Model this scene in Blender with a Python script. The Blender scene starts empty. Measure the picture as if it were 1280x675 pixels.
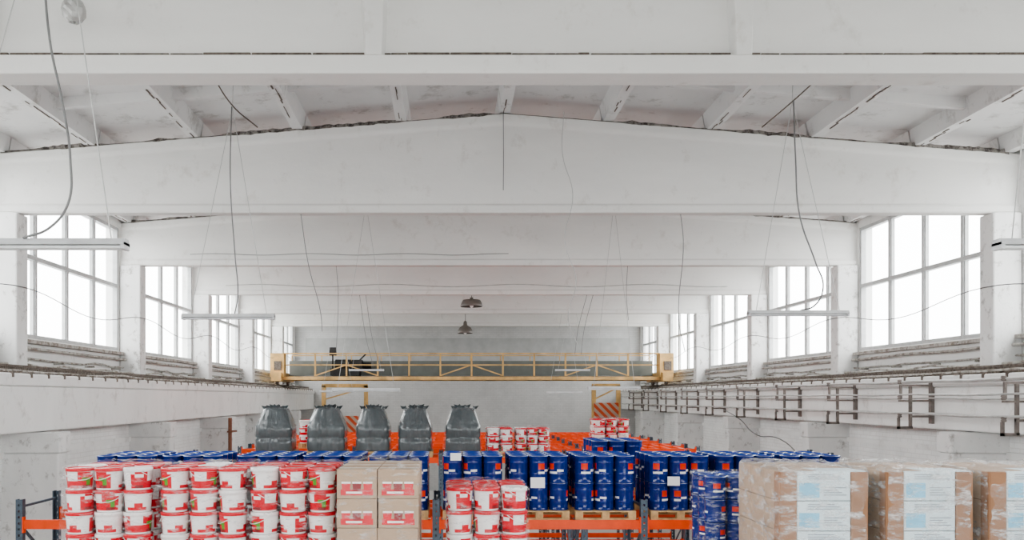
import bpy, math, random
from mathutils import Vector, noise
random.seed(7)
D = bpy.data
scene = bpy.context.scene
COL = scene.collection

# ------------------------------------------------------------ materials
def nt(name):
    m = D.materials.new(name); m.use_nodes = True
    t = m.node_tree; b = t.nodes['Principled BSDF']
    return m, t, b
def ramp(t, fac, stops):
    r = t.nodes.new('ShaderNodeValToRGB')
    el = r.color_ramp.elements
    el[0].position, el[0].color = stops[0][0], (*stops[0][1], 1)
    el[1].position, el[1].color = stops[-1][0], (*stops[-1][1], 1)
    for p, c in stops[1:-1]:
        e = el.new(p); e.color = (*c, 1)
    t.links.new(fac, r.inputs[0]); return r.outputs[0]
def noise_node(t, scale, detail=4, rough=.55, stretch=(1,1,1)):
    tc = t.nodes.new('ShaderNodeTexCoord'); mp = t.nodes.new('ShaderNodeMapping')
    mp.inputs['Scale'].default_value = stretch
    t.links.new(tc.outputs['Object'], mp.inputs[0])
    n = t.nodes.new('ShaderNodeTexNoise'); n.inputs['Scale'].default_value = scale
    n.inputs['Detail'].default_value = detail; n.inputs['Roughness'].default_value = rough
    t.links.new(mp.outputs[0], n.inputs['Vector']); return n.outputs[0]
def bump(t, b, h, strength=.3, dist=.02):
    bp = t.nodes.new('ShaderNodeBump'); bp.inputs['Strength'].default_value = strength
    bp.inputs['Distance'].default_value = dist
    t.links.new(h, bp.inputs['Height']); t.links.new(bp.outputs[0], b.inputs['Normal'])
def mix(t, fac, a, c, mode='MIX'):
    m = t.nodes.new('ShaderNodeMix'); m.data_type = 'RGBA'; m.blend_type = mode
    for s, v in ((m.inputs[0], fac), (m.inputs[6], a), (m.inputs[7], c)):
        if isinstance(v, (int, float)): s.default_value = v
        elif isinstance(v, tuple): s.default_value = (*v, 1)
        else: t.links.new(v, s)
    return m.outputs[2]
def plain(name, col, rough=.5, metal=0, var=.12, scale=6):
    m, t, b = nt(name)
    n = noise_node(t, scale)
    lo = tuple(c*(1-var) for c in col); hi = tuple(min(1, c*(1+var)) for c in col)
    t.links.new(ramp(t, n, [(.3, lo), (.7, hi)]), b.inputs['Base Color'])
    b.inputs['Roughness'].default_value = rough; b.inputs['Metallic'].default_value = metal
    return m
def paint(name, col, dirt, amt=.5, streak=(1,1,.25), scale=1.2, bmp=.25, patch=(.62,.75)):
    m, t, b = nt(name)
    n1 = noise_node(t, scale, 6, .6, streak)
    base = ramp(t, n1, [(.3, tuple(c*.9 for c in col)), (.65, col)])
    n2 = noise_node(t, scale*2.3, 10, .72, (1,1,.8))
    f = ramp(t, n2, [(patch[0], (0,0,0)), (patch[1], (amt,)*3)])
    t.links.new(mix(t, f, base, dirt), b.inputs['Base Color'])
    n3 = noise_node(t, 9, 8, .7)
    bump(t, b, n3, bmp, .02)
    b.inputs['Roughness'].default_value = .75
    return m
def brick(name, col, mort, sc=1.0):
    m, t, b = nt(name)
    tc = t.nodes.new('ShaderNodeTexCoord')
    sep = t.nodes.new('ShaderNodeSeparateXYZ'); t.links.new(tc.outputs['Object'], sep.inputs[0])
    add = t.nodes.new('ShaderNodeMath'); add.operation = 'ADD'
    t.links.new(sep.outputs[0], add.inputs[0]); t.links.new(sep.outputs[1], add.inputs[1])
    cmb = t.nodes.new('ShaderNodeCombineXYZ')
    t.links.new(add.outputs[0], cmb.inputs[0]); t.links.new(sep.outputs[2], cmb.inputs[1])
    br = t.nodes.new('ShaderNodeTexBrick'); t.links.new(cmb.outputs[0], br.inputs['Vector'])
    br.inputs['Scale'].default_value = sc
    br.inputs['Brick Width'].default_value = .3; br.inputs['Row Height'].default_value = .1
    br.inputs['Mortar Size'].default_value = .008
    br.inputs['Color1'].default_value = (*col, 1); br.inputs['Color2'].default_value = (*[c*.95 for c in col], 1)
    br.inputs['Mortar'].default_value = (*mort, 1)
    n = noise_node(t, 1.1, 8, .7)
    f = ramp(t, n, [(.45, (0,0,0)), (.7, (.4,)*3)])
    t.links.new(mix(t, f, br.outputs[0], tuple(c*.6 for c in col)), b.inputs['Base Color'])
    bump(t, b, br.outputs[0], .3, .01); b.inputs['Roughness'].default_value = .8
    return m

M_beam = paint('whitewashed_concrete', (.84,.835,.815), (.40,.36,.30), .55, (.35,1,1), 1.0, .25, (.57,.8))
M_ceil = paint('ceiling_whitewash', (.76,.755,.75), (.24,.22,.19), .7, (1,.5,1), .9, .2, (.55,.73))
M_wall = paint('wall_whitewash', (.88,.88,.865), (.38,.35,.31), .6, (1,1,.3), .9, .3, (.55,.74))
M_col = paint('column_whitewash', (.84,.84,.83), (.32,.30,.28), .9, (1,1,.4), 2, .5, (.55,.68))
M_brick = brick('whitewashed_brick', (.90,.90,.89), (.76,.75,.73))
M_bwall = brick('grey_painted_brick', (.60,.60,.595), (.51,.51,.505))
M_gband = plain('grey_green_panel', (.19,.205,.19), .7, 0, .1, 2)
M_gwall = plain('grey_plaster_band', (.43,.435,.43), .7, 0, .1, 2)
M_floor = paint('concrete_floor', (.62,.61,.59), (.42,.41,.4), .5, (1,1,1), .6, .1)
M_broken = paint('broken_concrete', (.28,.26,.24), (.05,.04,.035), .95, (1,1,1), 5, 1, (.45,.58))
M_frame = plain('window_frame_paint', (.52,.53,.53), .5)
M_sill = paint('dirty_sill', (.50,.48,.45), (.18,.15,.12), .85, (1,1,1), 3, .6, (.45,.6))
M_rust = paint('rusty_steel', (.20,.17,.145), (.07,.05,.04), .8, (1,1,1), 6, .6, (.45,.6))
M_steelp = plain('pale_galvanised_steel', (.50,.50,.49), .45, .2, .2, 5)
M_bracket = plain('brown_bracket_paint', (.20,.175,.16), .6, .2, .3, 8)
M_orange = plain('rack_orange', (.90,.09,.015), .4, 0, .1)
M_upr = plain('rack_upright_blue_grey', (.12,.16,.20), .4, .5, .2, 20)
M_yel = plain('crane_yellow', (.64,.41,.17), .55, 0, .3, 2)
M_dark = plain('dark_machinery', (.03,.03,.03), .5)
M_wood = plain('pallet_wood', (.58,.38,.19), .8, 0, .3, 9)
M_white = plain('white_plastic', (.88,.86,.85), .25, 0, .03)
M_red = plain('red_label', (.66,.006,.020), .25, 0, .1)
M_dred = plain('dark_red_print', (.25,.004,.008), .3)
M_green = plain('green_print', (.08,.32,.02), .4)
M_blue = plain('blue_drum_paint', (.003,.022,.19), .1, 0, .1)
M_blue2 = plain('blue_lid', (.008,.05,.32), .12, 0, .1)
M_rim = plain('steel_rim', (.42,.48,.6), .2, .7)
M_emb = plain('emblem_orange_red', (.75,.045,.01), .35)
M_card = plain('cardboard', (.32,.17,.095), .8, 0, .1, 3)
M_card2 = plain('pale_carton', (.68,.78,.82), .6, 0, .06, 3)
M_card3 = plain('grey_beige_carton', (.46,.33,.235), .7, 0, .08, 3)
M_cyan = plain('cyan_print', (.25,.58,.78), .5)
M_ink = plain('grey_ink', (.20,.23,.28), .6)
M_tape = plain('pale_tape', (.75,.72,.66), .35)
M_paper = plain('white_paper', (.9,.9,.9), .7, 0, .02)
M_cable = plain('grey_cable', (.20,.20,.20), .6)
M_wire = plain('pale_wire', (.50,.50,.49), .5)
M_lampw = plain('lamp_housing', (.60,.61,.62), .4)
M_tube = plain('fluorescent_tube_glass', (.78,.80,.81), .2)
M_lampd = plain('pendant_lamp_enamel', (.15,.135,.12), .4)

def film_mat(name, lo, hi, col=(.93,.94,.95), sc=6, st=(1,1,3), p0=.45, p1=.75, rough=.1, bd=.06):
    m, t, b = nt(name)
    b.inputs['Base Color'].default_value = (*col, 1); b.inputs['Roughness'].default_value = rough
    tr = t.nodes.new('ShaderNodeBsdfTransparent'); mx = t.nodes.new('ShaderNodeMixShader')
    n = noise_node(t, sc, 6, .7, st)
    f = ramp(t, n, [(p0, (lo,)*3), (p1, (hi,)*3)])
    n2 = noise_node(t, sc*1.6, 5, .6, (st[0], st[1], st[2]*.6)); bump(t, b, n2, 1, bd)
    t.links.new(f, mx.inputs[0]); t.links.new(tr.outputs[0], mx.inputs[1]); t.links.new(b.outputs[0], mx.inputs[2])
    t.links.new(mx.outputs[0], t.nodes['Material Output'].inputs[0]); return m
M_film = film_mat('stretch_film', .025, .6, p0=.52, p1=.72)
M_film2 = film_mat('thick_stretch_film', .08, .75, p0=.48, p1=.70, sc=5)
# clear film over the dark loads: faint even haze, highlights come from its glossy creases
M_film3 = film_mat('clear_creased_film', .05, .13, (.75,.80,.83), 3, (1.3,1.3,.5), .3, .7, .07, .12)
M_bag, t, b = nt('dark_wrapped_bag')
n = noise_node(t, 1.5, 2, .4, (1,1,1))
t.links.new(ramp(t, n, [(.35,(.040,.052,.058)),(.7,(.060,.076,.082))]), b.inputs['Base Color'])
b.inputs['Roughness'].default_value = .2; b.inputs['Coat Weight'].default_value = .6; b.inputs['Coat Roughness'].default_value = .06
bump(t, b, noise_node(t, 5, 2, .45, (1.5,1.5,.3)), .9, .07)
M_glass, t, b = nt('window_glass')
tr = t.nodes.new('ShaderNodeBsdfTransparent'); gl = t.nodes.new('ShaderNodeBsdfGlossy'); mx = t.nodes.new('ShaderNodeMixShader')
tr.inputs[0].default_value = (.96,.97,.97,1); gl.inputs['Roughness'].default_value = .1
mx.inputs[0].default_value = .05
t.links.new(tr.outputs[0], mx.inputs[1]); t.links.new(gl.outputs[0], mx.inputs[2])
t.links.new(mx.outputs[0], t.nodes['Material Output'].inputs[0])
M_haz, t, b = nt('hazard_stripes')
tc = t.nodes.new('ShaderNodeTexCoord'); w = t.nodes.new('ShaderNodeTexWave'); w.bands_direction = 'DIAGONAL'
w.inputs['Scale'].default_value = 1.6; t.links.new(tc.outputs['Object'], w.inputs[0])
t.links.new(ramp(t, w.outputs[1], [(.48,(.60,.09,.03)),(.52,(.5,.38,.30))]), b.inputs['Base Color'])

# ------------------------------------------------------------ mesh builder
class MB:
    def __init__(s): s.v=[]; s.f=[]; s.m=[]; s.s=[]
    def add(s, vs, fs, m=0, sm=False):
        o=len(s.v); s.v += [tuple(p) for p in vs]
        for i,f in enumerate(fs):
            s.f.append(tuple(o+k for k in f)); s.m.append(m[i] if isinstance(m,list) else m)
            s.s.append(sm[i] if isinstance(sm,list) else sm)
    def box(s,x0,x1,y0,y1,z0,z1,m=0):
        s.add([(x0,y0,z0),(x1,y0,z0),(x1,y1,z0),(x0,y1,z0),(x0,y0,z1),(x1,y0,z1),(x1,y1,z1),(x0,y1,z1)],
              [(0,3,2,1),(4,5,6,7),(0,1,5,4),(1,2,6,5),(2,3,7,6),(3,0,4,7)],m)
    def bar(s,a,c,w,h=None,m=0):
        h=h or w; a=Vector(a); c=Vector(c); d=(c-a).normalized()
        up=Vector((0,0,1)) if abs(d.z)<.95 else Vector((0,1,0))
        u=d.cross(up).normalized()*w/2; v=u.cross(d).normalized()*h/2
        P=[p+i*u+j*v for p in(a,c) for i,j in((-1,-1),(1,-1),(1,1),(-1,1))]
        s.add(P,[(0,1,2,3),(7,6,5,4),(0,4,5,1),(1,5,6,2),(2,6,7,3),(3,7,4,0)],m)
    def tube(s,pts,r,n=8,m=0):
        pts=[Vector(p) for p in pts]; V=[];F=[]
        for i,p in enumerate(pts):
            d=(pts[min(i+1,len(pts)-1)]-pts[max(i-1,0)]).normalized()
            up=Vector((0,1,0)) if abs(d.y)<.9 else Vector((1,0,0))
            u=d.cross(up).normalized(); v=d.cross(u)
            V+= [p+r*(math.cos(2*math.pi*k/n)*u+math.sin(2*math.pi*k/n)*v) for k in range(n)]
        for i in range(len(pts)-1):
            for k in range(n): F.append((i*n+k,i*n+(k+1)%n,(i+1)*n+(k+1)%n,(i+1)*n+k))
        s.add(V,F,m,True); s.add(V[:n],[tuple(range(n))],m); s.add(V[-n:],[tuple(range(n))],m)
    def lathe(s,cx,cy,z,prof,n=20,rot=0,matf=None,caps=(True,True),flat=None):
        V=[];F=[];Ms=[]
        for r,h in prof:
            for k in range(n):
                a=rot+2*math.pi*k/n; V.append((cx+r*math.cos(a),cy+r*math.sin(a),z+h))
        for i in range(len(prof)-1):
            for k in range(n):
                F.append((i*n+k,i*n+(k+1)%n,(i+1)*n+(k+1)%n,(i+1)*n+k)); Ms.append(matf(i,k) if matf else 0)
        s.add(V,F,Ms,[True]*len(F))
        if caps[0]: s.add(V[:n],[tuple(reversed(range(n)))],matf(0,-1) if matf else 0)
        if caps[1]: s.add(V[-n:],[tuple(range(n))],matf(len(prof)-1,-1) if matf else 0)
    def obj(s,name,mats,parent=None):
        me=D.meshes.new(name); me.from_pydata(s.v,[],s.f)
        for m in (mats if isinstance(mats,list) else [mats]): me.materials.append(m)
        me.polygons.foreach_set('material_index',s.m); me.polygons.foreach_set('use_smooth',s.s)
        me.update(); o=D.objects.new(name,me); COL.objects.link(o)
        if parent: o.parent=parent
        return o
def empty(name,loc=(0,0,0)):
    e=D.objects.new(name,None); e.empty_display_size=.2; COL.objects.link(e); return e
def bevel(o,w=.02,seg=2):
    m=o.modifiers.new('bevel','BEVEL'); m.width=w; m.segments=seg; m.limit_method='ANGLE'
def cable(name,pts,r=.01,mat=None):
    cu=D.curves.new(name,'CURVE'); cu.dimensions='3D'; cu.bevel_depth=r; cu.bevel_resolution=2; cu.resolution_u=8
    sp=cu.splines.new('BEZIER'); sp.bezier_points.add(len(pts)-1)
    for bp,p in zip(sp.bezier_points,pts): bp.co=p; bp.handle_left_type=bp.handle_right_type='AUTO'
    cu.materials.append(mat or M_cable); o=D.objects.new(name,cu); COL.objects.link(o); return o

# ------------------------------------------------------------ room dimensions (metres)
XC=1.01; Y0,Y1=-9.0,45.0
def mir(x): return 2*XC-x
def ztop(x): return 10.12-.078*abs(x-XC)
BB=8.33
COLY=[15.2+6*k for k in range(-4,5)]   # column / beam axes
BEAMY=[y if abs(y-9.2)>.1 else 8.76 for y in COLY]
mb=MB(); mb.box(-9,11,Y0-.3,Y1+.3,-.2,0); mb.obj('floor',M_floor)

mb=MB()
for sgn in (-1,1):
    xe=XC+sgn*9.75
    a,c=(XC,xe)
    V=[(a,Y0-.3,ztop(a)+.30),(c,Y0-.3,ztop(c)+.30),(c,Y1+.3,ztop(c)+.30),(a,Y1+.3,ztop(a)+.30)]
    V+=[(x,y,z+.12) for x,y,z in V]
    mb.add(V,[(0,1,2,3),(4,5,6,7),(0,1,5,4),(1,2,6,5),(2,3,7,6),(3,0,4,7)],0)
ribx=[XC+1.87*k for k in range(-4,5)]+[XC-9.1,XC+9.1]
def rib(x,y0,y1,w,h,z):
    V=[(x-w*.38,y0,z),(x+w*.38,y0,z),(x+w*.6,y0,z+h),(x-w*.6,y0,z+h),(x-w*.38,y1,z),(x+w*.38,y1,z),(x+w*.6,y1,z+h),(x-w*.6,y1,z+h)]
    mb.add(V,[(0,1,2,3),(7,6,5,4),(0,4,5,1),(1,5,6,2),(2,6,7,3),(3,7,4,0)],0)
edges=[Y0]+BEAMY+[Y1]
for x in ribx:
    for a,c in zip(edges[:-1],edges[1:]):
        rib(x,a+.02,c-.02,.24,.31,ztop(x)+.01)
        y=a+.15
        while y<c-.2:
            L=random.uniform(.06,.35); w_=random.uniform(.003,.013); o_=random.uniform(-.03,.03)
            if random.random()<.6: mb.box(x-w_+o_,x+w_+o_,y,min(y+L,c-.1),ztop(x)+.0,ztop(x)+.02,1)
            y+=L
for k in range(-4,4):
    xa,xb=XC+1.87*k,XC+1.87*(k+1)
    za,zb=ztop(xa)+.14,ztop(xb)+.14
    for a,c in zip(edges[:-1],edges[1:]):
        for fr in (.25,.5,.75):
            y=a+(c-a)*fr
            V=[(xa,y-.05,za),(xb,y-.05,zb),(xb,y+.05,zb),(xa,y+.05,za)]
            V+=[(p[0],p[1]+(.03 if i>1 else -.03),p[2]+.18) for i,p in enumerate(V)]
            mb.add(V,[(0,3,2,1),(4,5,6,7),(0,1,5,4),(1,2,6,5),(2,3,7,6),(3,0,4,7)],0)
mb.obj('ceiling',[M_ceil,M_rust])

def beam(y,i):
    mb=MB(); xl,xr=XC-9.28,XC+9.28
    near=abs(y-8.76)<.01
    fw=.17 if near else .13; web=.05 if near else .07; ff=.19 if near else .14
    rings=[]
    for x in [xl,XC-4,XC,XC+4,xr]:
        H=ztop(x)-BB
        prof=[(-fw,0),(fw,0),(fw,ff),(web,ff+.04),(web,H-.22),(fw,H-.13),(fw,H),(-fw,H),(-fw,H-.13),(-web,H-.22),(-web,ff+.04),(-fw,ff)]
        if not near:
            prof=[(-fw,0),(fw,0),(fw,ff),(fw-.04,ff+.02),(fw-.04,H-.2),(fw,H-.14),(fw,H),(-fw,H),(-fw,H-.14),(-fw+.04,H-.2),(-fw+.04,ff+.02),(-fw,ff)]
        rings.append([(x,y+p,BB+q) for p,q in prof])
    n=12; V=[p for r in rings for p in r]; F=[]
    for k in range(len(rings)-1):
        for j in range(n): F.append((k*n+j,k*n+(j+1)%n,(k+1)*n+(j+1)%n,(k+1)*n+j))
    F.append(tuple(range(n))); F.append(tuple(reversed(range((len(rings)-1)*n,len(rings)*n))))
    mb.add(V,F,0)
    if near:
        for x in (-.77,3.03,-4.85,7.0):
            H=ztop(x)-BB
            for sg in (-1,1):
                y0=y+sg*web*.9; y1=y+sg*(fw+.015)
                V=[(x-.11,y0,BB+ff),(x+.11,y0,BB+ff),(x+.08,y1,BB+ff),(x-.08,y1,BB+ff),
                   (x-.17,y0,BB+H-.1),(x+.17,y0,BB+H-.1),(x+.13,y1,BB+H-.1),(x-.13,y1,BB+H-.1)]
                mb.add(V,[(0,3,2,1),(4,5,6,7),(0,1,5,4),(1,2,6,5),(2,3,7,6),(3,0,4,7)],0)
        x=xl+.3
        while x<xr-.5:   # open joint along the top of the bottom flange
            L=random.uniform(.1,.7); mb.box(x,x+L,y-web-.03,y-web+.01,BB+ff+.036,BB+ff+.055+random.uniform(.0,.012),1); x+=L+random.uniform(0,.02)
    o=mb.obj('roof_beam',[M_beam,M_rust]); bevel(o,.02,2)
    g=MB(); N=230; rows=[]
    for k in range(N+1):
        x=xl+.2+(xr-xl-.4)*k/N; e=abs(x-XC)/9.3
        q=noise.noise((x*1.1,i*3.1,0)); q2=noise.noise((x*9,i*2.1,3)); q3=noise.noise((x*6,i,9))
        pres=max(0,min(1,.55+q*1.8))
        up=.002+pres*(.04+.03*q2)+.05*max(0,e-.72)*2; dn=max(0,pres*(.02+.03*q3))
        yf=y-fw-.006-.015*max(0,q2)
        rows.append([(x,yf,ztop(x)-dn),(x,yf+.01,ztop(x)+up),(x,y+fw,ztop(x)+up),(x,y+fw+.006,ztop(x)-dn)])
    V=[p for r in rows for p in r]
    g.add(V,[(k*4+j,k*4+(j+1)%4,k*4+4+(j+1)%4,k*4+4+j) for k in range(N) for j in range(4)],0)
    g.obj('mortar_crust',M_broken,o)
for i,y in enumerate(BEAMY): beam(y,i)

def column(side,y):
    mb=MB()
    X=(lambda x:x) if side<0 else mir
    def bx(xa,xb,ya,yb,za,zb,m=0):
        xa,xb=sorted((X(xa),X(xb))); mb.box(xa,xb,ya,yb,za,zb,m)
    bx(-8.26,-7.74,y-.2,y+.2,4.39,BB)
    bx(-8.06,-7.0,y-.2,y+.2,0,4.0)
    bx(-8.06,-6.96,y-.23,y+.23,4.001,4.385)
    o=mb.obj('column',M_col); bevel(o,.03,2)
for y in COLY:
    column(-1,y); column(1,y)

def sidewall(side,name):
    X=(lambda x:x) if side<0 else mir
    mb=MB()
    def bx(xa,xb,ya,yb,za,zb,m=0):
        xa,xb=sorted((X(xa),X(xb))); mb.box(xa,xb,ya,yb,za,zb,m)
    bx(-8.6,-8.02,Y0-.3,Y1+.3,0,5.0,1)
    bx(-8.6,-8.27,Y0-.3,Y1+.3,5.0,6.17,0)
    bx(-8.6,-8.27,Y0-.3,Y1+.3,9.25,9.95,0)
    for y in COLY: bx(-8.6,-8.27,y-.22,y+.22,6.17,9.25,0)
    bx(-8.6,-8.27,COLY[-1]+5.2,Y1+.3,6.17,9.25,0)
    bx(-8.27,-8.12,Y0,Y1,6.06,6.13,2)
    bx(-8.02,-7.97,Y0,Y1,3.9,4.02,0)
    mb.obj(name,[M_wall,M_brick,M_sill])
sidewall(-1,'wall_left'); sidewall(1,'wall_right')
mb=MB(); mb.box(-9,11,Y1,Y1+.3,0,10.5,0); mb.box(-7.7,9.7,Y1-.04,Y1+.01,6.1,8.2,1); mb.obj('wall_back',[M_bwall,M_gwall])
GX0,GX1,GZ0,GZ1=-5.5,7.5,1.2,6.8  # opening for glazing added behind the camera to light camera-facing surfaces
mb=MB()
mb.box(-9,GX0,Y0-.3,Y0,0,10.5); mb.box(GX1,11,Y0-.3,Y0,0,10.5); mb.box(GX0,GX1,Y0-.3,Y0,0,GZ0); mb.box(GX0,GX1,Y0-.3,Y0,GZ1,10.5)
mb.obj('wall_front',M_wall)

wn=0
def window(side,ya,yb):
    global wn; wn+=1
    X=(lambda x:x) if side<0 else mir
    p=empty('window_%d'%wn)
    mb=MB()
    def bx(xa,xb,y0,y1,za,zb):
        xa,xb=sorted((X(xa),X(xb))); mb.box(xa,xb,y0,y1,za,zb)
    x0,x1=-8.40,-8.29
    bx(x0,x1,ya,yb,6.17,6.25); bx(x0,x1,ya,yb,9.17,9.25)
    bx(x0,x1+.01,ya+.01,yb-.01,7.74,7.83)
    n=4
    for k in range(n+1):
        y=ya+(yb-ya)*k/n; y=min(max(y,ya+.04),yb-.04); bx(x0,x1+.005,y-.04,y+.04,6.19,9.23)
    for k in range(n):
        y0=ya+(yb-ya)*k/n+.04; y1=ya+(yb-ya)*(k+1)/n-.04
        for za,zb in ((6.25,7.74),(7.83,9.17)):
            for q in (y0,y1-.03): bx(x0+.02,x1-.02,q,q+.03,za,zb)
    mb.obj('frame',M_frame,p)
    g=MB(); x=X(-8.36)
    g.add([(x,ya+.02,6.19),(x,yb-.02,6.19),(x,yb-.02,9.22),(x,ya+.02,9.22)],[(0,1,2,3)]); g.obj('glass_pane',M_glass,p)
for side in (-1,1):
    for a,c in zip(COLY[:-1],COLY[1:]): window(side,a+.22,c-.22)
    window(side,COLY[-1]+.22,COLY[-1]+5.2)
wn+=1; p=empty('window_%d'%wn); mb=MB()  # unseen front glazing, added to throw frontal light on beams and racks
for k in range(9): x=GX0+(GX1-GX0)*k/8; x=min(max(x,GX0+.05),GX1-.05); mb.box(x-.05,x+.05,Y0-.2,Y0-.08,GZ0,GZ1)
for k in range(5): z=GZ0+(GZ1-GZ0)*k/4; z=min(max(z,GZ0+.05),GZ1-.05); mb.box(GX0,GX1,Y0-.19,Y0-.09,z-.05,z+.05)
mb.obj('frame',M_frame,p); g=MB(); g.add([(GX0,Y0-.14,GZ0),(GX1,Y0-.14,GZ0),(GX1,Y0-.14,GZ1),(GX0,Y0-.14,GZ1)],[(0,1,2,3)]); g.obj('glass_pane',M_glass,p)

# crane runway beams
for side in(-1,1):
    X=(lambda x:x) if side<0 else mir
    p=empty('crane_runway')
    mb=MB()
    def bx(xa,xb,ya,yb,za,zb,m=0):
        xa,xb=sorted((X(xa),X(xb))); mb.box(xa,xb,ya,yb,za,zb,m)
    bx(-8.0,-7.2,Y0+.05,Y1-.05,5.20,5.41)
    bx(-7.78,-7.24,Y0+.05,Y1-.05,4.40,5.199)
    o=mb.obj('runway_beam',M_wall,p); bevel(o,.03,2)
    mb=MB()
    bx(-7.60,-7.48,Y0+.1,Y1-.1,5.41,5.44); bx(-7.55,-7.53,Y0+.1,Y1-.1,5.44,5.53); bx(-7.58,-7.50,Y0+.1,Y1-.1,5.53,5.57)
    y=Y0+.5
    while y<Y1-.5:
        bx(-7.7,-7.38,y-.04,y+.04,5.41,5.46); bx(-7.25,-7.19,y-.03,y+.03,5.34,5.44)
        mb.tube([(X(-7.68),y,5.4),(X(-7.68),y,5.52)],.015,6)
        mb.tube([(X(-7.4),y,5.4),(X(-7.4),y,5.5)],.015,6)
        if random.random()<.5: bx(-7.36,-7.14,y+.15,y+.2,5.41,5.45)
        y+=.62
    mb.obj('crane_rail',M_rust,p)
    mb=MB()
    for (xx,zz,r,am) in ((-7.3,5.46,.018,.03),(-8.1,5.95,.03,.02),(-8.15,5.75,.02,.05),(-7.9,5.62,.025,.05),(-8.18,5.5,.04,.01)):
        pts=[]; y=Y0+.2; k=random.random()*9
        while y<Y1-.3:
            pts.append((X(xx+am*noise.noise((k,y*.7,0))),y,zz+am*1.6*noise.noise((k+5,y*.9,2)))); y+=.5
        mb.tube(pts,r,6)
    y=Y0+1
    while y<Y1-1:
        a,c=X(-8.27),X(-8.05); mb.box(min(a,c),max(a,c),y,y+.04,5.68,5.72); y+=1.5
    mb.obj('pipe_and_cable_bundle',M_sill,p)
p=empty('conductor_rail_rack')
mb=MB(); rl=MB()
y=10.0
while y<43:
    xi=9.24
    mb.box(8.62,xi+.1,y-.02,y+.02,5.21,5.25)
    mb.box(8.62,8.66,y-.02,y+.02,4.98,5.22)
    mb.box(8.80,8.85,y-.025,y+.025,4.42,5.22)
    mb.box(8.60,xi+.06,y-.018,y+.018,4.92,4.955)
    mb.box(8.58,8.86,y-.025,y+.025,4.40,4.45)
    mb.box(8.58,8.62,y-.025,y+.025,4.40,4.62)
    mb.box(8.80,xi+.06,y-.018,y+.018,4.62,4.66)
    mb.box(xi-.04,xi+.06,y-.05,y+.05,4.5,5.3)
    for zz in (4.64,4.98,5.28): mb.lathe(8.62,y,zz-.02,[(.03,0),(.045,.02),(.03,.04),(.045,.06),(.03,.08)],8)
    y+=3.0
mb.obj('bracket_set',M_bracket,p)
for xx,zz,w in((8.64,5.29,.04),(8.62,5.05,.035),(8.62,4.70,.04),(8.92,4.98,.025),(8.95,5.28,.03),(9.0,4.70,.025)):
    pts=[]
    y=8.0
    while y<44: pts.append((xx,y,zz+.012*math.sin(y*2.1)));y+=1.5
    rl.tube(pts,w*.5,6)
rl.obj('conductor_rails',M_steelp,p)
cable('drooping_cable',[(8.9,27.0,4.6),(8.7,25,4.35),(8.5,23,3.96),(8.7,21.6,3.84),(8.98,21.4,3.5)],.014)
mb=MB(); mb.tube([(-6.9,26.4,0.02),(-6.9,26.4,4.36)],.06,10)
for z in(1.2,2.6,3.9): mb.box(-6.98,-6.82,26.34,26.97,z,z+.05)
mb.obj('rusty_drain_pipe',plain('rusty_brown_pipe',(.25,.11,.07),.7))

# ------------------------------------------------------------ bridge crane
cr=empty('overhead_bridge_crane'); cy=38.0
mb=MB()
for xa in(-7.54,mir(-7.54)):
    mb.box(xa-.22,xa+.22,cy-1.5,cy+1.5,5.72,6.1,0)
    mb.box(xa-.3,xa+.3,cy-1.3,cy-.7,5.9,6.95,0)
    mb.box(xa-.12,xa+.2,cy-1.34,cy-1.28,6.2,6.6,1)
    for yy in(-1.2,1.2):
        V=[(xa-.05,cy+yy+.14*math.cos(a*math.pi/8),5.71+.14*math.sin(a*math.pi/8)) for a in range(16)]
        W=[(xa+.05,v[1],v[2]) for v in V]
        mb.add(V+W,[tuple(range(16)),tuple(range(31,15,-1))]+[(k,(k+1)%16,16+(k+1)%16,16+k) for k in range(16)],1)
XL,XR=-7.3,mir(-7.3)
mb.box(XL,XR,cy-1.1,cy-.9,5.78,5.93,0); mb.box(XL,XR,cy+.9,cy+1.1,5.78,5.98,0)
mb.box(XL,XR,cy-.9,cy+.9,5.90,5.95,2)
mb.box(XL,XR,cy-.98,cy-.92,6.92,6.98,0); mb.box(XL,XR,cy-.97,cy-.93,6.42,6.47,0)
mb.box(XL,XR,cy+.93,cy+.98,6.93,6.97,0)
n=12
for k in range(n+1):
    x=XL+(XR-XL)*k/n
    mb.box(x-.035,x+.035,cy-.99,cy-.92,5.95,6.95,0); mb.box(x-.02,x+.02,cy+.93,cy+.98,5.95,6.95,0)
    if k%4==1: mb.bar((x,cy-.95,5.97),(x+(XR-XL)/n,cy-.95,6.45),.05)
    if k%4==2: mb.bar((x,cy-.95,6.45),(x+(XR-XL)/n,cy-.95,5.97),.05)
mb.obj('bridge_frame',[M_yel,M_rust,M_dark],cr)
mb=MB(); mb.box(XL,XR,cy+.3,cy+.6,6.0,6.68,0); mb.obj('main_girder',M_gband,cr)
mb=MB()
mb.box(-5.3,-4.0,cy-.6,cy+.2,5.98,6.3); mb.tube([(-5.1,cy-.3,6.5),(-4.4,cy-.3,6.5)],.22,12); mb.box(-4.35,-3.9,cy-.5,cy,6.3,6.7)
mb.tube([(-3.9,cy-.25,6.45),(-3.5,cy-.25,6.45)],.15,10); mb.bar((-5.2,cy-.5,6.3),(-5.2,cy-.5,7.2),.06); mb.box(-5.35,-5.05,cy-.55,cy-.35,6.9,7.25)
mb.bar((-4.1,cy-.3,6.6),(-3.7,cy-.3,7.0),.06)
mb.obj('hoist_trolley',M_dark,cr)
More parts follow.
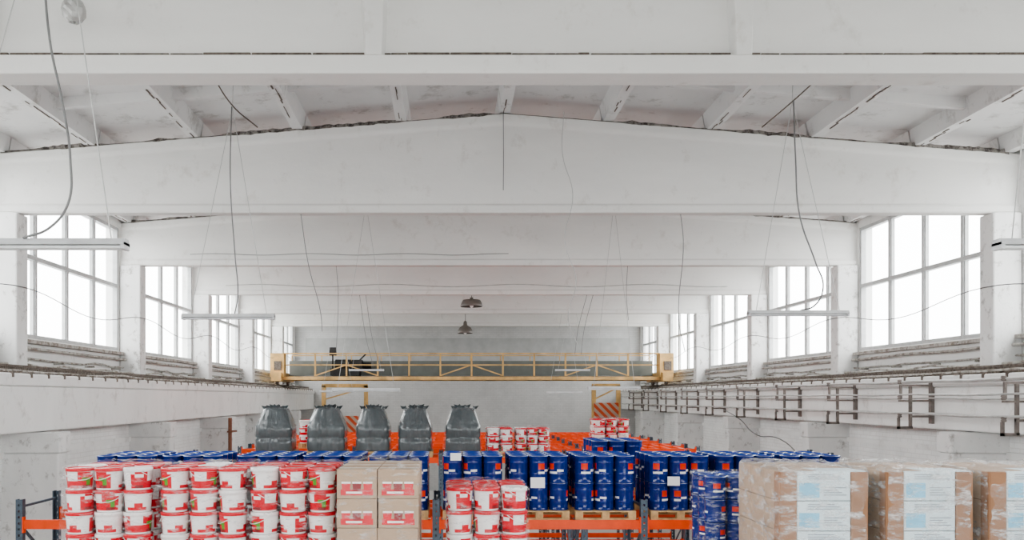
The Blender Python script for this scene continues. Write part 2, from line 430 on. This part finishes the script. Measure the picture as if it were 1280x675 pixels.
def hazard(xa,xb,y,zb):
    p=empty('hazard_striped_gate')
    mb=MB()
    for x in (xa,xb): mb.box(x-.1,x+.1,y-.08,y+.08,0,5.6)
    mb.box(xa-.08,xb+.08,y-.08,y+.08,5.5,5.68); mb.bar((xa,y,4.9),(xb,y,5.5),.07)
    mb.obj('gate_frame',M_yel,p)
    mb=MB(); mb.box(xa+.0,xb-.0,y-.12,y-.09,zb-1.6,zb); mb.obj('striped_board',M_haz,p)
hazard(-6.2,-4.1,41.5,4.1); hazard(7.1,8.3,41.0,4.75)

# ------------------------------------------------------------ racks
def rack(xs,y0,y1,level,top,extra=(1.4,),deck=False):
    p=empty('pallet_rack')
    mb=MB()
    for x in xs:
        for y in (y0+.04,y1-.04):
            mb.box(x-.045,x-.03,y-.04,y+.04,0,top); mb.box(x+.03,x+.045,y-.04,y+.04,0,top)
            yf=y-.04 if y<(y0+y1)/2 else y+.03
            z=0
            mb.box(x-.03,x-.012,yf,yf+.01,0,top); mb.box(x+.012,x+.03,yf,yf+.01,0,top)
            while z<top-.02:
                mb.box(x-.012,x+.012,yf,yf+.01,z,min(top,z+.05)); z+=.08
            mb.box(x-.08,x+.08,y-.06,y+.06,0,.01)
        z=.3;s=1
        while z+.8<top:
            ya,yb=(y0+.06,y1-.06) if s>0 else (y1-.06,y0+.06)
            mb.bar((x,ya,z),(x,yb,z+.75),.03); z+=.75; s=-s
        mb.bar((x,y0+.06,top-.1),(x,y1-.06,top-.1),.03)
    mb.obj('uprights',M_upr,p)
    mb=MB()
    for a,c in zip(xs[:-1],xs[1:]):
        for lv in list(extra)+[level]:
            for y in (y0,y1-.05):
                mb.box(a+.05,c-.05,y,y+.05,lv-.12,lv)
                for xx,sg in((a+.045,1),(c-.045,-1)):
                    mb.box(min(xx,xx+sg*.02),max(xx,xx+sg*.02),y-.012,y+.05,lv-.17,lv+.04)
            if lv==level:
                for q in ((.33,.66) if not deck else [k/9 for k in range(1,9)]): mb.box(a+(c-a)*q-.03,a+(c-a)*q+.03,y0+.05,y1-.05,lv-.06,lv-.01)
    mb.obj('beams',M_orange,p)
def pallet(mb,x0,x1,y0,y1,z,m=0):
    w=x1-x0
    for k in range(3):
        yy=y0+(y1-y0-.1)*k/2; mb.box(x0,x1,yy,yy+.1,z,z+.02,m)
        for q in range(3): xx=x0+(w-.1)*q/2; mb.box(xx,xx+.1,yy,yy+.1,z+.02,z+.10,m)
    n=6
    for k in range(n):
        yy=y0+(y1-y0-.11)*k/(n-1); mb.box(x0,x1,yy,yy+.11,z+.10,z+.12,m)
PH=.122
def film(x0,x1,y0,y1,z0,z1,name,parent,mat,top=True,puff=.02,seed=0,rise=.0):
    r=.06; per=[]; 
    for cx,cy_,a0 in((x1-r,y0+r,-90),(x1-r,y1-r,0),(x0+r,y1-r,90),(x0+r,y0+r,180)):
        for j in range(5):
            a=math.radians(a0+j*22.5); per.append((cx+r*math.cos(a),cy_+r*math.sin(a)))
    P=[]
    for i in range(len(per)):
        a=per[i]; b_=per[(i+1)%len(per)]; d=math.dist(a,b_); k=max(1,int(d/.05))
        for j in range(k): P.append((a[0]+(b_[0]-a[0])*j/k,a[1]+(b_[1]-a[1])*j/k))
    cx,cy_=(x0+x1)/2,(y0+y1)/2
    rows=[(z0+(z1-z0)*k/22,1.0) for k in range(23)]
    rows[-1]=(z1-.01,.985)
    if top: rows+=[(z1+.012,.93),(z1+.012+rise*.4,.8),(z1+.01+rise*.8,.6),(z1+.012+rise,.4),(z1+.01+rise*.9,.2),(z1+.012+rise*.8,.02)]
    V=[];F=[]; n=len(P)
    for ri,(z,sc) in enumerate(rows):
        for x,y in P:
            q=noise.noise((x*6+seed,y*6,z*9)); q2=noise.noise((x*3+seed,y*3+9,z*2))
            o=1+ (puff*q+puff*.5*q2)*(1 if sc>.9 else 0)
            zz=z+(.02*q if sc<.99 else 0)
            if sc<.95: zz+= (.02+rise*.5)*noise.noise((x*sc*11+seed,y*sc*11,3))
            V.append((cx+(x-cx)*sc*o,cy_+(y-cy_)*sc*o,zz))
    for i in range(len(rows)-1):
        for k in range(n): F.append((i*n+k,i*n+(k+1)%n,(i+1)*n+(k+1)%n,(i+1)*n+k))
    m=MB(); m.add(V,F,0,True); return m.obj(name,mat,parent)

def bucket(mb,cx,cy_,z,r,h,rot):
    prof=[(r*.85,0),(r*.86,.08*h),(r*.885,.22*h),(r*.91,.40*h),(r*.93,.55*h),(r*.95,.70*h),(r*.965,.80*h),
          (r,.81*h),(r,.93*h),(r*.97,.96*h),(r*.90,.96*h),(r*.88,.93*h)]
    red_lid=random.random()<.7
    def mf(i,k):
        if i>=6 or k==-1: 
            if i>=9 or k==-1: return 1 if red_lid else 0
            return 0 if i<7 else (1 if red_lid else 0)
        k=k%20
        if i==0: return 0
        if k<11:
            if k in (4,5,6) and i in(3,4,5): return 0
            if k==9 and i in(2,3): return 2
            if k in (8,) and i in(3,): return 2
            if k in(1,2,8,9) and i==1: return 3
            if k in(1,2) and i==4: return 0
            if i==5 and k in(0,10): return 0
            return 1
        if k in(11,12,18,19): return 0
        return 1 if i in(1,) or (i==2 and k in(15,16)) else 0
    mb.lathe(cx,cy_,z,prof,20,rot,mf,(True,True))
    a0=rot+math.pi*.25; pts=[]
    for j in range(9):
        t_=j/8; a=a0+math.pi*t_; rr=r*1.02
        pts.append((cx+rr*math.cos(a),cy_+rr*math.sin(a),z+h*(.80-.36*math.sin(math.pi*t_))))
    mb.tube(pts,.004,4,0)
def bucket_stack(x0,y0,z,nx,ny,nt_,r=.14,h=.22,wrap=M_film,name='bucket_pallet'):
    p=empty(name); mb=MB()
    x1=x0+nx*2*r; y1=y0+ny*2*r
    pl=MB(); pallet(pl,x0,x1,y0,y1,z); pl.obj('pallet',M_wood,p)
    for t_ in range(nt_):
        for i in range(nx):
            for j in range(ny):
                bucket(mb,x0+r+2*r*i+random.uniform(-.003,.003),y0+r+2*r*j,z+PH+t_*h*.965,r*.985,h,random.uniform(0,6.28))
    mb.obj('buckets',[M_white,M_red,M_green,M_dred],p)
    if wrap: film(x0-.012,x1+.012,y0-.012,y1+.012,z+.06,z+PH+nt_*h*.965+.006,'stretch_wrap',p,wrap,True,.03,x0*3,.02)
    return p
def drum(mb,cx,cy_,z,r,h,rot):
    prof=[(r*.97,0),(r,.01),(r,.04*h),(r*.97,.06*h),(r*.97,.30*h),(r*.99,.32*h),(r*.97,.34*h),(r*.97,.42*h),(r*.97,.50*h),(r*.97,.72*h),
          (r*.99,.74*h),(r*.97,.76*h),(r*.97,.92*h),(r*1.0,.93*h),(r*1.01,.985*h),(r*.98,h),(r*.90,.985*h),(r*.88,.955*h)]
    def mf(i,k):
        if k==-1: return 1
        if i in(14,): return 2
        if i>=15: return 1
        k=k%18
        if i==8 and k in(0,1,10,11): return 3
        if i==7 and k in(3,4,12,13): return 4
        if i==6 and k in(0,1,2,10,11): return 4
        return 0
    mb.lathe(cx,cy_,z,prof,18,rot,mf)
def drum_stack(x0,y0,z,nx,ny,nt_,r=.133,h=.36,wrap=None,pal=True,sheets=()):
    p=empty('blue_paint_drum_pallet'); mb=MB()
    x1=x0+nx*2*r; y1=y0+ny*2*r
    if pal: pl=MB(); pallet(pl,x0,x1,y0,y1,z); pl.obj('pallet',M_wood,p)
    for t_ in range(nt_):
        for i in range(nx):
            for j in range(ny):
                drum(mb,x0+r+2*r*i,y0+r+2*r*j,z+PH+t_*h,r*.98,h,random.uniform(0,6.28))
    mb.obj('drums',[M_blue,M_blue2,M_rim,M_emb,M_white],p)
    for sx,sz,w,hh in sheets:
        s=MB(); s.box(x0+sx,x0+sx+w,y0-.006,y0-.002,z+sz,z+sz+hh); s.obj('paper_label',M_paper,p)
    if wrap: film(x0-.01,x1+.01,y0-.01,y1+.01,z+.08,z+PH+nt_*h+.004,'stretch_wrap',p,wrap,True,.02,x0)
    return p

LA=3.14
rack([-3.80,-1.055,1.69],7.62,8.86,LA,3.05)
rack([2.85,5.6,8.35],7.50,8.62,LA,3.05)
bucket_stack(-3.72,8.0,LA,3,3,5)
bucket_stack(-2.80,8.0,LA,3,3,5)
bucket_stack(-1.93,8.0,LA,3,3,5)
bucket_stack(-.03,8.0,LA-.03,3,3,4,.133,.235)

def carton_brown(x0,x1,y0,y1,z,tiers,th):
    p=empty('cardboard_carton_pallet')
    pl=MB(); pallet(pl,x0,x1,y0,y1,z); pl.obj('pallet',M_wood,p)
    mb=MB(); pr=MB(); nx=2; ny=3; zz=z+PH
    for t_ in range(tiers):
        for i in range(nx):
            for j in range(ny):
                a=x0+(x1-x0)*i/nx; c=x0+(x1-x0)*(i+1)/nx; e=y0+(y1-y0)*j/ny; f=y0+(y1-y0)*(j+1)/ny
                jx=random.uniform(-.004,.004)
                mb.box(a+.004+jx,c-.004+jx,e+.004,f-.004,zz+.002,zz+th-.002)
                mb.box(a+.004+jx,c-.004+jx,(e+f)/2-.025,(e+f)/2+.025,zz+th-.002,zz+th-.0005,1)
                if j==0:
                    yf=e+.003+0; cx=(a+c)/2+jx
                    pr.add([(cx-.15,yf,zz+.03),(cx+.15,yf,zz+.03),(cx+.15,yf,zz+.085),(cx-.15,yf,zz+.085)],[(0,1,2,3)],0)
                    for dx in(-.10,0,.10):
                        w=.042
                        pr.add([(cx+dx-w*.8,yf-.0004,zz+.07),(cx+dx+w*.8,yf-.0004,zz+.07),(cx+dx+w,yf-.0004,zz+.145),(cx+dx-w,yf-.0004,zz+.145)],[(0,1,2,3)],1 if dx==0 else 0)
                        pr.add([(cx+dx-w,yf-.0006,zz+.138),(cx+dx+w,yf-.0006,zz+.138),(cx+dx+w,yf-.0006,zz+.155),(cx+dx-w,yf-.0006,zz+.155)],[(0,1,2,3)],2)
                    pr.add([(cx-.10,yf-.0005,zz+.045),(cx+.05,yf-.0005,zz+.045),(cx+.05,yf-.0005,zz+.065),(cx-.10,yf-.0005,zz+.065)],[(0,1,2,3)],2)
        zz+=th
    o=mb.obj('cartons',[M_card3,M_tape],p); bevel(o,.004,1)
    pr.obj('carton_prints',[M_red,M_dred,M_white],p)
    film(x0-.012,x1+.012,y0-.012,y1+.012,z+.06,zz+.01,'stretch_wrap',p,M_film,True,.03,4,.05)
    return p
carton_brown(-1.03,-.28,7.68,8.75,LA,4,.27)

def carton_pale(x0,x1,y0,y1,z,tiers,th,seed):
    random.seed(seed)
    p=empty('white_carton_pallet')
    pl=MB(); pallet(pl,x0,x1,y0,y1,z); pl.obj('pallet',M_wood,p)
    mb=MB(); pr=MB(); zz=z+PH; ny=3
    wl=.16; wr=.15
    for t_ in range(tiers):
        for j in range(ny):
            e=y0+.03+(y1-y0-.03)*j/ny; f=y0+.03+(y1-y0-.03)*(j+1)/ny
            mb.box(x0+.003,x0+.35,e+.004,f-.004,zz+.002,zz+th-.002,2)
            mb.box(x0+.354,x1-.003,e+.004,f-.004,zz+.002,zz+th-.002,1 if j==0 else 2)
            if j==0:
                yf=y0+.008; a=x0+wl+.005; c=x1-wr-.005
                mb.box(a,c,y0+.01,y0+.033,zz+.003,zz+th-.003,1)
                W=c-a
                pr.add([(a+.04*W,yf,zz+.03),(a+.42*W,yf,zz+.03),(a+.42*W,yf,zz+th*.6),(a+.04*W,yf,zz+th*.6)],[(0,1,2,3)],0)
                for q in range(3):
                    z_=zz+th*.72+q*.02
                    pr.add([(a+.2*W,yf,z_),(a+(.9-.1*q)*W,yf,z_),(a+(.9-.1*q)*W,yf,z_+.006),(a+.2*W,yf,z_+.006)],[(0,1,2,3)],1)
                for q in range(4):
                    z_=zz+.05+q*.022
                    pr.add([(a+.5*W,yf,z_),(a+(.92-.08*(q%3))*W,yf,z_),(a+(.92-.08*(q%3))*W,yf,z_+.006),(a+.5*W,yf,z_+.006)],[(0,1,2,3)],1)
        zz+=th
    mb.box(x0+.01,x0+wl,y0,y0+.028,z+PH,zz-.01,0); mb.box(x0,x0+.012,y0,y0+.12,z+PH,zz-.01,0)
    mb.box(x1-wr,x1-.0,y0+.002,y0+.028,z+PH,zz-.01,0)
    o=mb.obj('cartons',[M_card,M_card2,M_card3],p); bevel(o,.005,1)
    pr.obj('carton_prints',[M_cyan,M_ink],p)
    film(x0-.012,x1+.012,y0-.012,y1+.012,z+.06,zz+.01,'stretch_wrap',p,M_film2,True,.035,seed,.02)
carton_pale(2.96,3.76,7.5,8.55,LA,4,.27,1)
carton_pale(3.92,4.70,7.5,8.55,LA,4,.27,2)
carton_pale(4.84,5.52,7.5,8.55,LA,4,.27,3)
carton_pale(5.72,6.5,7.5,8.55,LA,4,.27,4)
rack([2.62,5.36],8.80,9.75,LA-.08,3.0)
drum_stack(2.73,8.82,LA-.08,3,3,4,.115,.245,M_film)
drum_stack(3.5,8.82,LA-.08,3,3,4,.115,.245,M_film)

LB=3.39; xsB=[-5.65,-2.91,-.17,2.57,5.31]
rack(xsB,11.0,12.1,LB,3.66)
slots=[]
for a in xsB[:-1]:
    for k in range(3): slots.append(a+.09+.875*k)
for i,x in enumerate(slots):
    if i in (0,): continue
    sh=()
    if i==6: sh=((.10,.78,.14,.1),)
    if i==7: sh=((.28,.42,.19,.14),)
    if i==9: sh=((.22,.45,.16,.12),)
    drum_stack(x,11.02,LB,3,4,2,sheets=sh)
rack([2.1,4.84],12.9,14.0,LB+.10,3.7)
drum_stack(2.22,12.92,LB+.10,3,4,2)

LC=3.74
rack([-5.65,-2.91,-.17,2.57,5.31,8.05],17.6,18.7,LC,LC+.1)
for yy in (20.0,21.2,23.6,24.8,27.2,28.4): rack([-5.0,-2.26,.48,3.22,5.96],yy,yy+1.1,LC+.04,LC+.1,deck=True)
def bag(x0,x1,y0,y1,z,H,seed):
    p=empty('wrapped_bulk_bag')
    pl=MB(); pallet(pl,x0,x1,y0,y1,z); pl.obj('pallet',M_wood,p)
    cx,cy_=(x0+x1)/2,(y0+y1)/2; hw,hd=(x1-x0)/2,(y1-y0)/2
    prof=[(0,.0,4),(0,.97,5),(.04,.99,6),(.18,.99,6),(.28,.985,6),(.315,.93,6),(.35,.985,6),(.50,.99,5),(.60,.985,5),(.635,.93,4.5),(.67,.93,4),(.76,.85,3.6),(.86,.76,3.3),(.94,.69,3),(1.0,.63,2.8),(1.01,.3,2.5),(1.0,0.01,2)]
    n=72
    def shell(grow,amp,so):
        V=[];F=[]
        for t_,s,e in prof:
            for k in range(n):
                a=2*math.pi*k/n; c,s_=math.cos(a),math.sin(a)
                q=(abs(c)**e+abs(s_)**e)**(-1/e)
                fold=.022*math.sin(a*13+seed+2*t_)*max(0,t_-.55)*2.2   # film drawn together towards the top
                w=1+amp*(.02*noise.noise((c*3+seed,s_*3,t_*3+so))+.02*noise.noise((c*10+seed,s_*10,t_*2+so)))+fold
                V.append((cx+hw*s*q*c*w*grow,cy_+hd*s*q*s_*w*grow,z+PH+H*t_*(1+(grow-1)*.5)+(.025*noise.noise((c*3,s_*3,seed)) if t_>.6 else 0)))
        for i in range(len(prof)-1):
            for k in range(n): F.append((i*n+k,i*n+(k+1)%n,(i+1)*n+(k+1)%n,(i+1)*n+k))
        m=MB(); m.add(V,F,0,True); return m
    shell(.95,1,0).obj('bag_body',M_bag,p)
    shell(.99,1.4,4).obj('clear_wrap',M_film3,p)
    e=MB()
    zt=z+PH+H
    for k in range(8):   # twisted film ends standing on top
        a=seed+k*.8; r_=.06+.14*((k*37)%10)/10; x=cx+r_*math.cos(a)*1.3; y=cy_+r_*math.sin(a)
        hh=.04+.05*((k*53)%10)/10
        e.add([(x-.05,y-.01,zt-.03),(x+.05,y+.02,zt-.03),(x+.07+.04*math.cos(a),y,zt+hh),(x+.01*math.cos(a),y+.01,zt+hh*.6),(x-.06+.04*math.cos(a),y+.01,zt+hh*.9)],[(0,1,2,3,4)],0,False)
    e.obj('film_ears',M_bag,p)
for i,(a,c) in enumerate(((-4.14,-3.30),(-3.04,-2.18),(-2.0,-1.24),(-1.1,-.34),(-.10,.70))):
    bag(a,c,17.62,18.45,LC,.92,i*3.3)
random.seed(11)
bucket_stack(.80,17.65,LC,2,3,3,.14,.17,M_film)
bucket_stack(1.42,17.65,LC,3,3,3,.12,.17,M_film)
bucket_stack(3.70,21.22,LC+.04,3,3,3,.15,.19,M_film)
bucket_stack(-3.62,20.1,LC+.04,2,3,3,.15,.19,None)

# ------------------------------------------------------------ hanging lamps
def batten(xa,xb,y,z,apex=None):
    p=empty('fluorescent_batten_lamp')
    mb=MB()
    V=[(xa,y-.07,z),(xb,y-.07,z),(xb,y+.07,z),(xa,y+.07,z),(xa,y-.04,z+.05),(xb,y-.04,z+.05),(xb,y+.04,z+.05),(xa,y+.04,z+.05)]
    mb.add(V,[(0,3,2,1),(4,5,6,7),(0,1,5,4),(1,2,6,5),(2,3,7,6),(3,0,4,7)])
    for x in (xa,xb-.03): mb.box(x,x+.03,y-.06,y+.06,z-.035,z+.02)
    mb.obj('housing',M_lampw,p)
    mb=MB()
    for d in(-.035,.035): mb.tube([(xa+.03,y+d,z-.018),(xb-.03,y+d,z-.018)],.014,8)
    mb.obj('tubes',M_tube,p)
    xm=(xa+xb)/2
    if apex is None: apex=(xm,y,ztop(xm)-.6)
    mb=MB()
    for x in(xa+.12,xb-.12): mb.tube([(x,y,z+.04),(apex[0],apex[1],apex[2])],.005,5)
    mb.tube([apex,(apex[0]+.02,apex[1],ztop(apex[0])+.285)],.006,5)
    mb.obj('suspension_wires',M_wire,p)
    return p
batten(-4.08,-2.54,6.6,6.2,(-3.1,6.6,9.3)); batten(4.32,5.82,6.6,6.2,(4.75,6.6,9.3))
batten(-3.98,-2.60,12.5,6.2,(-3.23,12.5,9.33)); batten(4.47,5.96,12.5,6.25,(5.13,12.5,9.42))
batten(-2.58,-1.08,18.5,5.16); batten(3.08,4.23,18.5,5.2)
batten(4.08,5.59,35.0,5.2); batten(-5.4,-3.9,35,5.25)
batten(-4.03,-2.62,33.8,6.1); batten(4.3,5.7,33.8,6.1)
def pendant(x,y,z,bell):
    p=empty('industrial_pendant_lamp')
    mb=MB()
    if bell: prof=[(.30,0),(.31,.02),(.29,.12),(.24,.22),(.15,.29),(.08,.33),(.07,.45),(.03,.5)]
    else: prof=[(.36,0),(.37,.02),(.34,.12),(.30,.2),(.28,.22),(.06,.24),(.05,.3)]
    mb.lathe(x,y,z,prof,20,0,None,(False,True)); mb.tube([(x,y,z+.3),(x,y,ztop(x)+.285)],.010,6)
    mb.obj('shade',M_lampd,p)
    mb=MB(); mb.lathe(x,y,z+.02,[(.02,-.06),(.06,-.02),(.07,.03),(.04,.1)],12); mb.obj('bulb',M_white,p)
pendant(.75,27.6,8.00,False); pendant(.66,33.6,7.58,True)
p=empty('wrapped_ceiling_fitting'); mb=MB()
V=[];n=14;F=[]
for i in range(9):
    a=math.pi*i/8
    for k in range(n):
        b_=2*math.pi*k/n; w=1+.22*noise.noise((i*.9,k*.8,3))
        V.append((-3.72+.115*math.sin(a)*math.cos(b_)*w,8.3+.115*math.sin(a)*math.sin(b_)*w,8.84+.13*math.cos(a)*w))
for i in range(8):
    for k in range(n): F.append((i*n+k,i*n+(k+1)%n,(i+1)*n+(k+1)%n,(i+1)*n+k))
mb.add(V,F,0); mb.obj('wrapped_body',M_steelp,p)
mb=MB(); mb.tube([(-3.72,8.3,8.96),(-3.7,8.3,ztop(-3.8)+.285)],.01,6); mb.obj('cord',M_cable,p)

cable('hanging_cable',[(-3.25,6.5,10.0),(-3.16,6.5,8.6),(-3.10,6.5,7.78),(-3.0,6.5,7.28),(-2.94,6.5,6.85),(-2.96,6.5,6.5),(-3.1,6.5,6.32),(-3.33,6.55,6.25)],.010)
cable('hanging_cable',[(-3.23,12.45,9.33),(-3.25,12.45,8.2),(-3.18,12.45,7.1),(-3.14,12.45,6.5),(-3.2,12.5,6.25)],.009)
cable('hanging_cable',[(5.13,12.45,9.42),(5.16,12.45,8.55),(5.22,12.45,7.71),(5.46,12.45,7.0),(5.57,12.45,6.64),(5.43,12.45,6.36),(5.25,12.5,6.3)],.011)
cable('hanging_cable',[(.98,15.05,10.1),(.985,15.06,9.3),(.98,15.05,8.73)],.007)
cable('hanging_cable',[(2.05,14.9,10.1),(2.02,14.85,9.31),(2.2,14.85,8.61),(2.06,14.85,7.77),(2.26,14.85,7.07),(2.12,14.85,6.4),(2.3,14.85,5.9)],.006,M_wire)
cable('hanging_cable',[(-2.69,15.2,8.34),(-2.55,15.2,7.42),(-2.33,15.2,6.55),(-2.3,15.2,6.2)],.007)
cable('hanging_cable',[(4.21,15.2,8.34),(4.26,15.2,7.85),(4.18,15.2,6.4),(4.29,15.2,5.83)],.007)
cable('hanging_cable',[(4.53,21.2,8.34),(4.5,21.2,7.6),(4.55,21.2,6.96)],.007)
cable('hanging_cable',[(-2.85,21.2,8.34),(-2.8,21.2,7.6),(-2.85,21.2,6.2)],.007)
for dx in(0,.2): 
    cable('hanging_cable',[(-2.9+dx,27.2,8.34),(-2.7+dx,27.2,7.0),(-2.45+dx,27.2,6.0)],.008)
    cable('hanging_cable',[(4.49+dx,27.2,8.34),(4.2+dx,27.2,7.2),(4.1+dx,27.2,6.4)],.008)
cable('tie_rod',[(-3.6,12.5,9.95),(-3.23,12.5,9.36),(-2.9,12.7,9.1)],.010,M_rust)
cable('tie_rod',[(4.75,12.7,9.1),(5.13,12.5,9.42),(5.6,12.4,9.85)],.010,M_rust)
for X in (lambda x:x,mir):
    pts=[]
    for a in range(0,6):
        y=9.2+6*a; pts+= [(X(-7.70),y,7.0),(X(-7.70),y+3,6.72)]
    cable('sagging_power_line',pts,.009)
pts=[(-6.5+.5*k,21.03,8.60+.02*math.sin(k*1.3)) for k in range(17)]
cable('conduit_on_beam',pts,.007,M_cable)
pts=[(-7.2+.6*k,27.04,8.62+.04*math.sin(k*.9)) for k in range(28)]
cable('conduit_on_beam',pts,.012,M_steelp)

# ------------------------------------------------------------ light: overcast sky, brighter overhead than at/below horizon
w=D.worlds.new('overcast_sky'); scene.world=w; w.use_nodes=True
t=w.node_tree; bg=t.nodes['Background']
tc=t.nodes.new('ShaderNodeTexCoord'); sp=t.nodes.new('ShaderNodeSeparateXYZ'); t.links.new(tc.outputs['Generated'],sp.inputs[0])
mr=t.nodes.new('ShaderNodeMapRange'); mr.inputs[1].default_value=-1; mr.inputs[2].default_value=1; t.links.new(sp.outputs[2],mr.inputs[0])
c=ramp(t,mr.outputs[0],[(.0,(.31,.315,.31)),(.46,(.41,.415,.41)),(.52,(.77,.78,.78)),(1.0,(.98,.99,.99))])
t.links.new(c,bg.inputs[0]); bg.inputs[1].default_value=8.2
def portal(loc,rot,sx,sy):
    l=D.lights.new('window_portal','AREA'); l.shape='RECTANGLE'; l.size=sx; l.size_y=sy
    l.cycles.is_portal=True
    o=D.objects.new('window_portal',l); COL.objects.link(o); o.location=loc; o.rotation_euler=rot
for side in(-1,1):
    portal((-8.45 if side<0 else mir(-8.45),(Y0+Y1)/2,7.7),(0,-math.pi/2 if side<0 else math.pi/2,0),3.1,Y1-Y0-.5)
portal(((GX0+GX1)/2,Y0-.25,(GZ0+GZ1)/2),(math.pi/2,0,0),GX1-GX0,GZ1-GZ0)  # portal for the added front glazing

cam=D.cameras.new('camera'); co=D.objects.new('camera',cam); COL.objects.link(co)
co.location=(0,0,5); co.rotation_euler=(math.pi/2,0,0)
cam.sensor_width=36; cam.lens=36*1046/1280
cam.shift_x=79/1280; cam.shift_y=159.5/1280
cam.clip_end=200
scene.camera=co
scene.view_settings.view_transform='AgX'
scene.view_settings.look='AgX - Medium High Contrast'
scene.view_settings.exposure=.3
